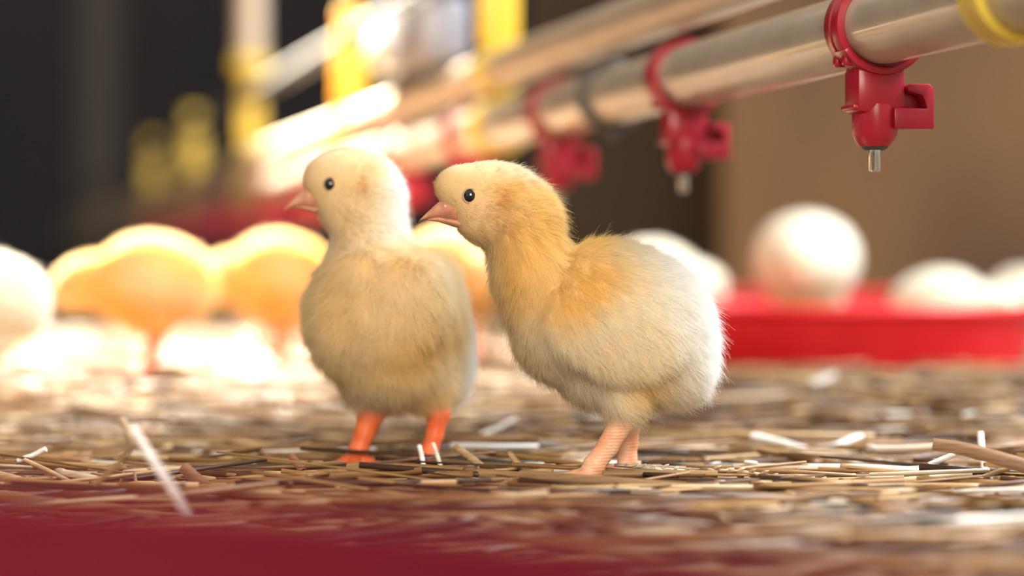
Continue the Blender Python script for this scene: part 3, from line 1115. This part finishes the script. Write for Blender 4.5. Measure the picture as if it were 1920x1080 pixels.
def stalk(name, label, pts, width, tone, squash=0.8, hollow=False, cat='straw', nodes=(), taper=1.0):
    """one straw: pts are (u, v, r) along it, width in sketch units"""
    w = [P(p[0], p[1], p[2] * (0.945 if p[2] > 1.05 else 1.0)) for p in pts]
    c = sum(w, Vector()) / len(w)
    root = empty(name, c)
    tag(root, label, cat, 'single straws')
    rr = [0.5 * width * p[2] * 0.1875 * mm for p in pts]
    if taper != 1.0:
        rr = [r_ * (1 + (taper - 1) * i / (len(rr) - 1)) for i, r_ in enumerate(rr)]
    # resample smoothly
    A = np.array([list(q_ - c) for q_ in w])
    if len(A) == 2:
        A = np.stack([A[0], A[0] * 0.66 + A[1] * 0.34 + np.array([0, 0, 0.0004]), A[0] * 0.33 + A[1] * 0.67 + np.array([0, 0, -0.0003]), A[1]])
        rr = [rr[0], rr[0] * 0.66 + rr[1] * 0.34, rr[0] * 0.33 + rr[1] * 0.67, rr[1]]
    b = MB()
    if hollow:
        # split culm: a curved shell with thickness
        n, seg = len(A), 10
        t = np.gradient(A, axis=0)
        t /= np.linalg.norm(t, axis=1)[:, None]
        vs = []
        for i in range(n):
            s_ = np.cross(t[i], (0, 0, 1))
            s_ /= np.linalg.norm(s_)
            w_ = np.cross(s_, t[i])
            for k_, q_ in ((1.0, np.linspace(-0.3, math.pi + 0.1, seg)), (0.78, np.linspace(math.pi + 0.1, -0.3, seg))):
                for a in q_:
                    vs.append(A[i] + rr[i] * k_ * (math.cos(a) * s_ * 0.9 + math.sin(a) * w_))
        m_ = seg * 2
        f = [(i * m_ + j, i * m_ + (j + 1) % m_, (i + 1) * m_ + (j + 1) % m_, (i + 1) * m_ + j) for i in range(n - 1) for j in range(m_)]
        f += [tuple(range(m_))[::-1], tuple((n - 1) * m_ + j for j in range(m_))]
        b.add(vs, f, tone)
    else:
        b.tube(A, rr, 14, squash, tone)
    b.build('stem', M_straw, root, sharp=50)
    for k_ in nodes:
        i = k_ * (len(A) - 1)
        j = min(int(i), len(A) - 2)
        p_ = A[j] + (A[j + 1] - A[j]) * (i - j)
        d_ = A[j + 1] - A[j]
        d_ /= np.linalg.norm(d_)
        nb = MB()
        rad = rr[j] * 1.0
        nb.tube([p_ - d_ * rad * 1.1, p_ - d_ * rad * 0.4, p_ + d_ * rad * 0.4, p_ + d_ * rad * 1.1], [rad * 0.98, rad * 1.22, rad * 1.22, rad * 0.98], 14, squash, np.array(tone) * 0.62)
        nb.build('node', M_straw, root)
    return root


def ear(label, pts, count, tone, width):
    w = [P(*p) for p in pts]
    c = sum(w, Vector()) / len(w)
    root = empty('grain_ear', c)
    tag(root, label, 'grain ear', 'threshed grain ears')
    A = [q_ - c for q_ in w]
    b = MB()
    b.tube(A, 0.0007, 8, 1, np.array(tone) * 0.7)
    b.build('stem', M_straw, root)
    r = random.Random(count)
    for i in range(count):
        t = (i + 0.5) / count * (len(A) - 1)
        j = min(int(t), len(A) - 2)
        p_ = A[j].lerp(A[j + 1], t - j)
        d_ = (A[j + 1] - A[j]).normalized()
        sd = Vector((0, -0.5, 1)) if i % 2 else Vector((0, -0.9, 0.1))
        dd = (d_ * 1.0 + sd * 0.45 + Vector((r.uniform(-.2, .2), r.uniform(-.3, .3), r.uniform(-.1, .2)))).normalized()
        L = width * r.uniform(0.8, 1.2) * 0.1875 * mm
        b = MB()
        k0 = np.array(tone) * r.uniform(0.75, 1.15)
        b.tube([p_, p_ + dd * L * 0.3, p_ + dd * L * 0.7, p_ + dd * L], [0.0004, L * 0.22, L * 0.2, 0.0002], 8, 0.7, np.clip(k0, 0, 1))
        b.build('husk', M_straw, root)


BR, GO, PA, WH, DK, PK = (0.23, 0.12, 0.052), (0.44, 0.25, 0.085), (0.56, 0.43, 0.29), (0.86, 0.84, 0.80), (0.20, 0.10, 0.05), (0.58, 0.36, 0.26)
stalk('straw_stalk', 'thick split brown straw poking in from the right edge, tip raised', [(1748, 838, 0.97), (1800, 846, 0.968), (1860, 862, 0.965), (1960, 892, 0.96)], 34, BR, hollow=True, taper=1.25)
stalk('straw_stalk', 'long golden straw lying level in front at the lower right', [(1352, 916, 0.955), (1560, 908, 0.957), (1760, 906, 0.958), (1960, 908, 0.96)], 21, GO, nodes=(0.55,))
stalk('straw_stalk', 'long brown straw lying across in front of the right chick\'s foot', [(975, 893, 0.955), (1150, 905, 0.945), (1350, 924, 0.935), (1570, 950, 0.92)], 29, (0.27, 0.155, 0.075), nodes=(0.62,))
stalk('straw_stalk', 'light brown straw lying in front of the left chick\'s feet', [(655, 878, 1.0), (800, 881, 0.99), (905, 889, 0.98), (1045, 900, 0.965)], 26, (0.34, 0.20, 0.09), nodes=(0.6,))
stalk('straw_stalk', 'dark straw lying level behind the right chick\'s near foot', [(1130, 889, 0.985), (1260, 888, 0.985), (1345, 889, 0.985)], 17, (0.28, 0.17, 0.075))
stalk('straw_stalk', 'thin dark stem lying level behind the left chick\'s legs', [(380, 843, 1.16), (600, 836, 1.16), (820, 826, 1.17), (1010, 824, 1.17)], 12, (0.25, 0.13, 0.05))
stalk('straw_stalk', 'thin twig crossing others at the far lower left, leaning', [(46, 862, 0.985), (90, 882, 0.98), (142, 908, 0.975)], 10, (0.45, 0.29, 0.16))
stalk('straw_stalk', 'pale stubby straw with a dark broken end at the lower left', [(112, 886, 0.985), (150, 892, 0.982), (195, 902, 0.98)], 18, PA, nodes=(0.02,))
stalk('straw_stalk', 'long pinkish straw lying level at the lower left', [(104, 912, 0.955), (200, 914, 0.955), (312, 920, 0.953)], 18, PK)
stalk('straw_stalk', 'thin curved straw rising behind the pinkish one', [(150, 908, 0.965), (210, 896, 0.968), (285, 887, 0.97)], 9, (0.62, 0.46, 0.34))
stalk('straw_stalk', 'straw running into the photo from the left edge', [(-30, 884, 0.98), (20, 895, 0.975), (68, 909, 0.97)], 18, (0.50, 0.32, 0.18))
stalk('straw_stalk', 'bent pale stalk standing up and curving at the left, out of focus', [(226, 782, 0.88), (240, 808, 0.88), (246, 832, 0.88), (222, 870, 0.885), (180, 905, 0.89)], 15, (0.46, 0.31, 0.17))
stalk('straw_stalk', 'wide pale grey blade leaning down to the right at the left, out of focus', [(248, 800, 0.84), (285, 860, 0.835), (320, 910, 0.83), (352, 962, 0.82)], 26, (0.50, 0.41, 0.36), squash=0.35)
stalk('straw_stalk', 'short thick brown chunk tilted up at the lower left', [(346, 880, 0.965), (366, 898, 0.96), (392, 920, 0.955)], 27, (0.24, 0.12, 0.06), hollow=True)
stalk('straw_stalk', 'hair-thin upright splinter at the lower left, leaning right', [(232, 884, 0.965), (225, 904, 0.963), (217, 924, 0.96)], 5, (0.34, 0.18, 0.10))
stalk('straw_stalk', 'hair-thin upright splinter at the lower left, standing straight', [(252, 886, 0.962), (255, 906, 0.96), (257, 926, 0.957)], 6, (0.34, 0.18, 0.10))
stalk('straw_stalk', 'small dark chip sticking up left of the left chick\'s foot', [(546, 856, 1.01), (556, 868, 1.008), (568, 884, 1.005)], 17, (0.30, 0.14, 0.07), hollow=True)
stalk('straw_stalk', 'broad white flake leaning up between the two chicks', [(893, 822, 1.28), (930, 806, 1.28), (968, 786, 1.28)], 26, WH, squash=0.4)
stalk('straw_stalk', 'long whitish straw lying level between the two chicks', [(845, 836, 1.18), (920, 838, 1.18), (1010, 839, 1.18)], 20, WH, squash=0.6)
stalk('straw_stalk', 'bent white straw lying right of the right chick', [(1412, 818, 1.22), (1465, 830, 1.21), (1520, 846, 1.20), (1565, 838, 1.20), (1612, 818, 1.21)], 22, WH, squash=0.6)
stalk('straw_stalk', 'short white piece leaning up at the far left', [(34, 864, 1.08), (60, 855, 1.08), (86, 842, 1.08)], 20, WH, squash=0.5)
stalk('straw_stalk', 'upright white sliver behind the thick split brown straw', [(1838, 810, 1.04), (1841, 845, 1.035), (1848, 892, 1.03)], 13, WH, squash=0.6)
stalk('straw_stalk', 'upright pale sliver in front of the left chick\'s right foot', [(786, 836, 1.035), (791, 856, 1.03), (796, 884, 1.025)], 9, WH)
stalk('straw_stalk', 'pale sliver leaning beside the left chick\'s right foot', [(812, 832, 1.04), (820, 855, 1.035), (829, 884, 1.03)], 8, (0.80, 0.70, 0.56))
stalk('straw_stalk', 'little crooked twig between the two chicks, near the right foot', [(956, 850, 1.005), (968, 866, 1.0), (986, 882, 0.995), (1036, 884, 0.99)], 13, (0.52, 0.34, 0.18))
stalk('straw_stalk', 'brown blurred straw leaning behind the crooked twig', [(855, 838, 1.10), (885, 860, 1.09), (915, 884, 1.08)], 15, (0.48, 0.33, 0.18))
stalk('straw_stalk', 'greyish straw with a bright end lying left of the split brown straw', [(1628, 842, 1.13), (1690, 842, 1.13), (1790, 836, 1.13)], 18, (0.62, 0.50, 0.40), nodes=(0.03,))
stalk('straw_stalk', 'short white straw below the split brown straw, leaning', [(1742, 872, 1.06), (1765, 862, 1.06), (1790, 852, 1.06)], 17, WH, squash=0.6)
stalk('straw_stalk', 'flat brown straw leaning down left from under the split straw', [(1822, 903, 0.985), (1855, 890, 0.985), (1892, 878, 0.985)], 12, (0.40, 0.24, 0.12))
stalk('straw_stalk', 'grey thin straw slanting across the long golden straw', [(1560, 906, 0.945), (1605, 918, 0.942), (1672, 938, 0.94)], 9, (0.46, 0.38, 0.34))
stalk('straw_stalk', 'bent straw shaped like a roof on the long golden straw', [(1660, 933, 0.94), (1664, 914, 0.942), (1710, 924, 0.94), (1748, 932, 0.938)], 9, (0.50, 0.36, 0.24))
stalk('straw_stalk', 'dark straw lying level below the long golden straw', [(1560, 944, 0.925), (1750, 942, 0.925), (1960, 944, 0.925)], 22, (0.15, 0.08, 0.04))
stalk('straw_stalk', 'thick pale straw in the lower right corner, slanting and out of focus', [(1560, 944, 0.88), (1700, 968, 0.86), (1830, 998, 0.84), (1990, 1042, 0.82)], 36, (0.42, 0.31, 0.22), squash=0.6)
stalk('straw_stalk', 'second slanting straw in the lower right corner, brown and blurred', [(1500, 975, 0.85), (1650, 1010, 0.82), (1800, 1056, 0.79)], 30, (0.30, 0.18, 0.11), squash=0.6)
stalk('straw_stalk', 'little white flake in the red blur at the bottom centre', [(853, 976, 0.80), (870, 970, 0.80), (888, 962, 0.80)], 17, WH, squash=0.5)
stalk('straw_stalk', 'round glint painted as an added white flake lying in front of the bright red pan', [(1524, 722, 1.50), (1545, 714, 1.50), (1566, 706, 1.50)], 34, WH, squash=0.5)  # bright glint on the straw, put in as a white piece
stalk('straw_stalk', 'tiny glint painted as an added white flake at the right, above the thick split brown straw', [(1806, 780, 1.32), (1816, 777, 1.32), (1828, 773, 1.32)], 14, WH, squash=0.5)  # small glint, likewise painted white
ear('grain ear lying behind the right chick\'s feet, pale and nubbly', [(1152, 872, 1.0), (1220, 878, 0.998), (1310, 886, 0.995)], 16, (0.66, 0.56, 0.42), 17)
ear('grain ear lying right of the right chick, above the golden straw', [(1318, 880, 0.99), (1400, 886, 0.985), (1480, 898, 0.98), (1560, 906, 0.975)], 22, (0.60, 0.46, 0.30), 18)
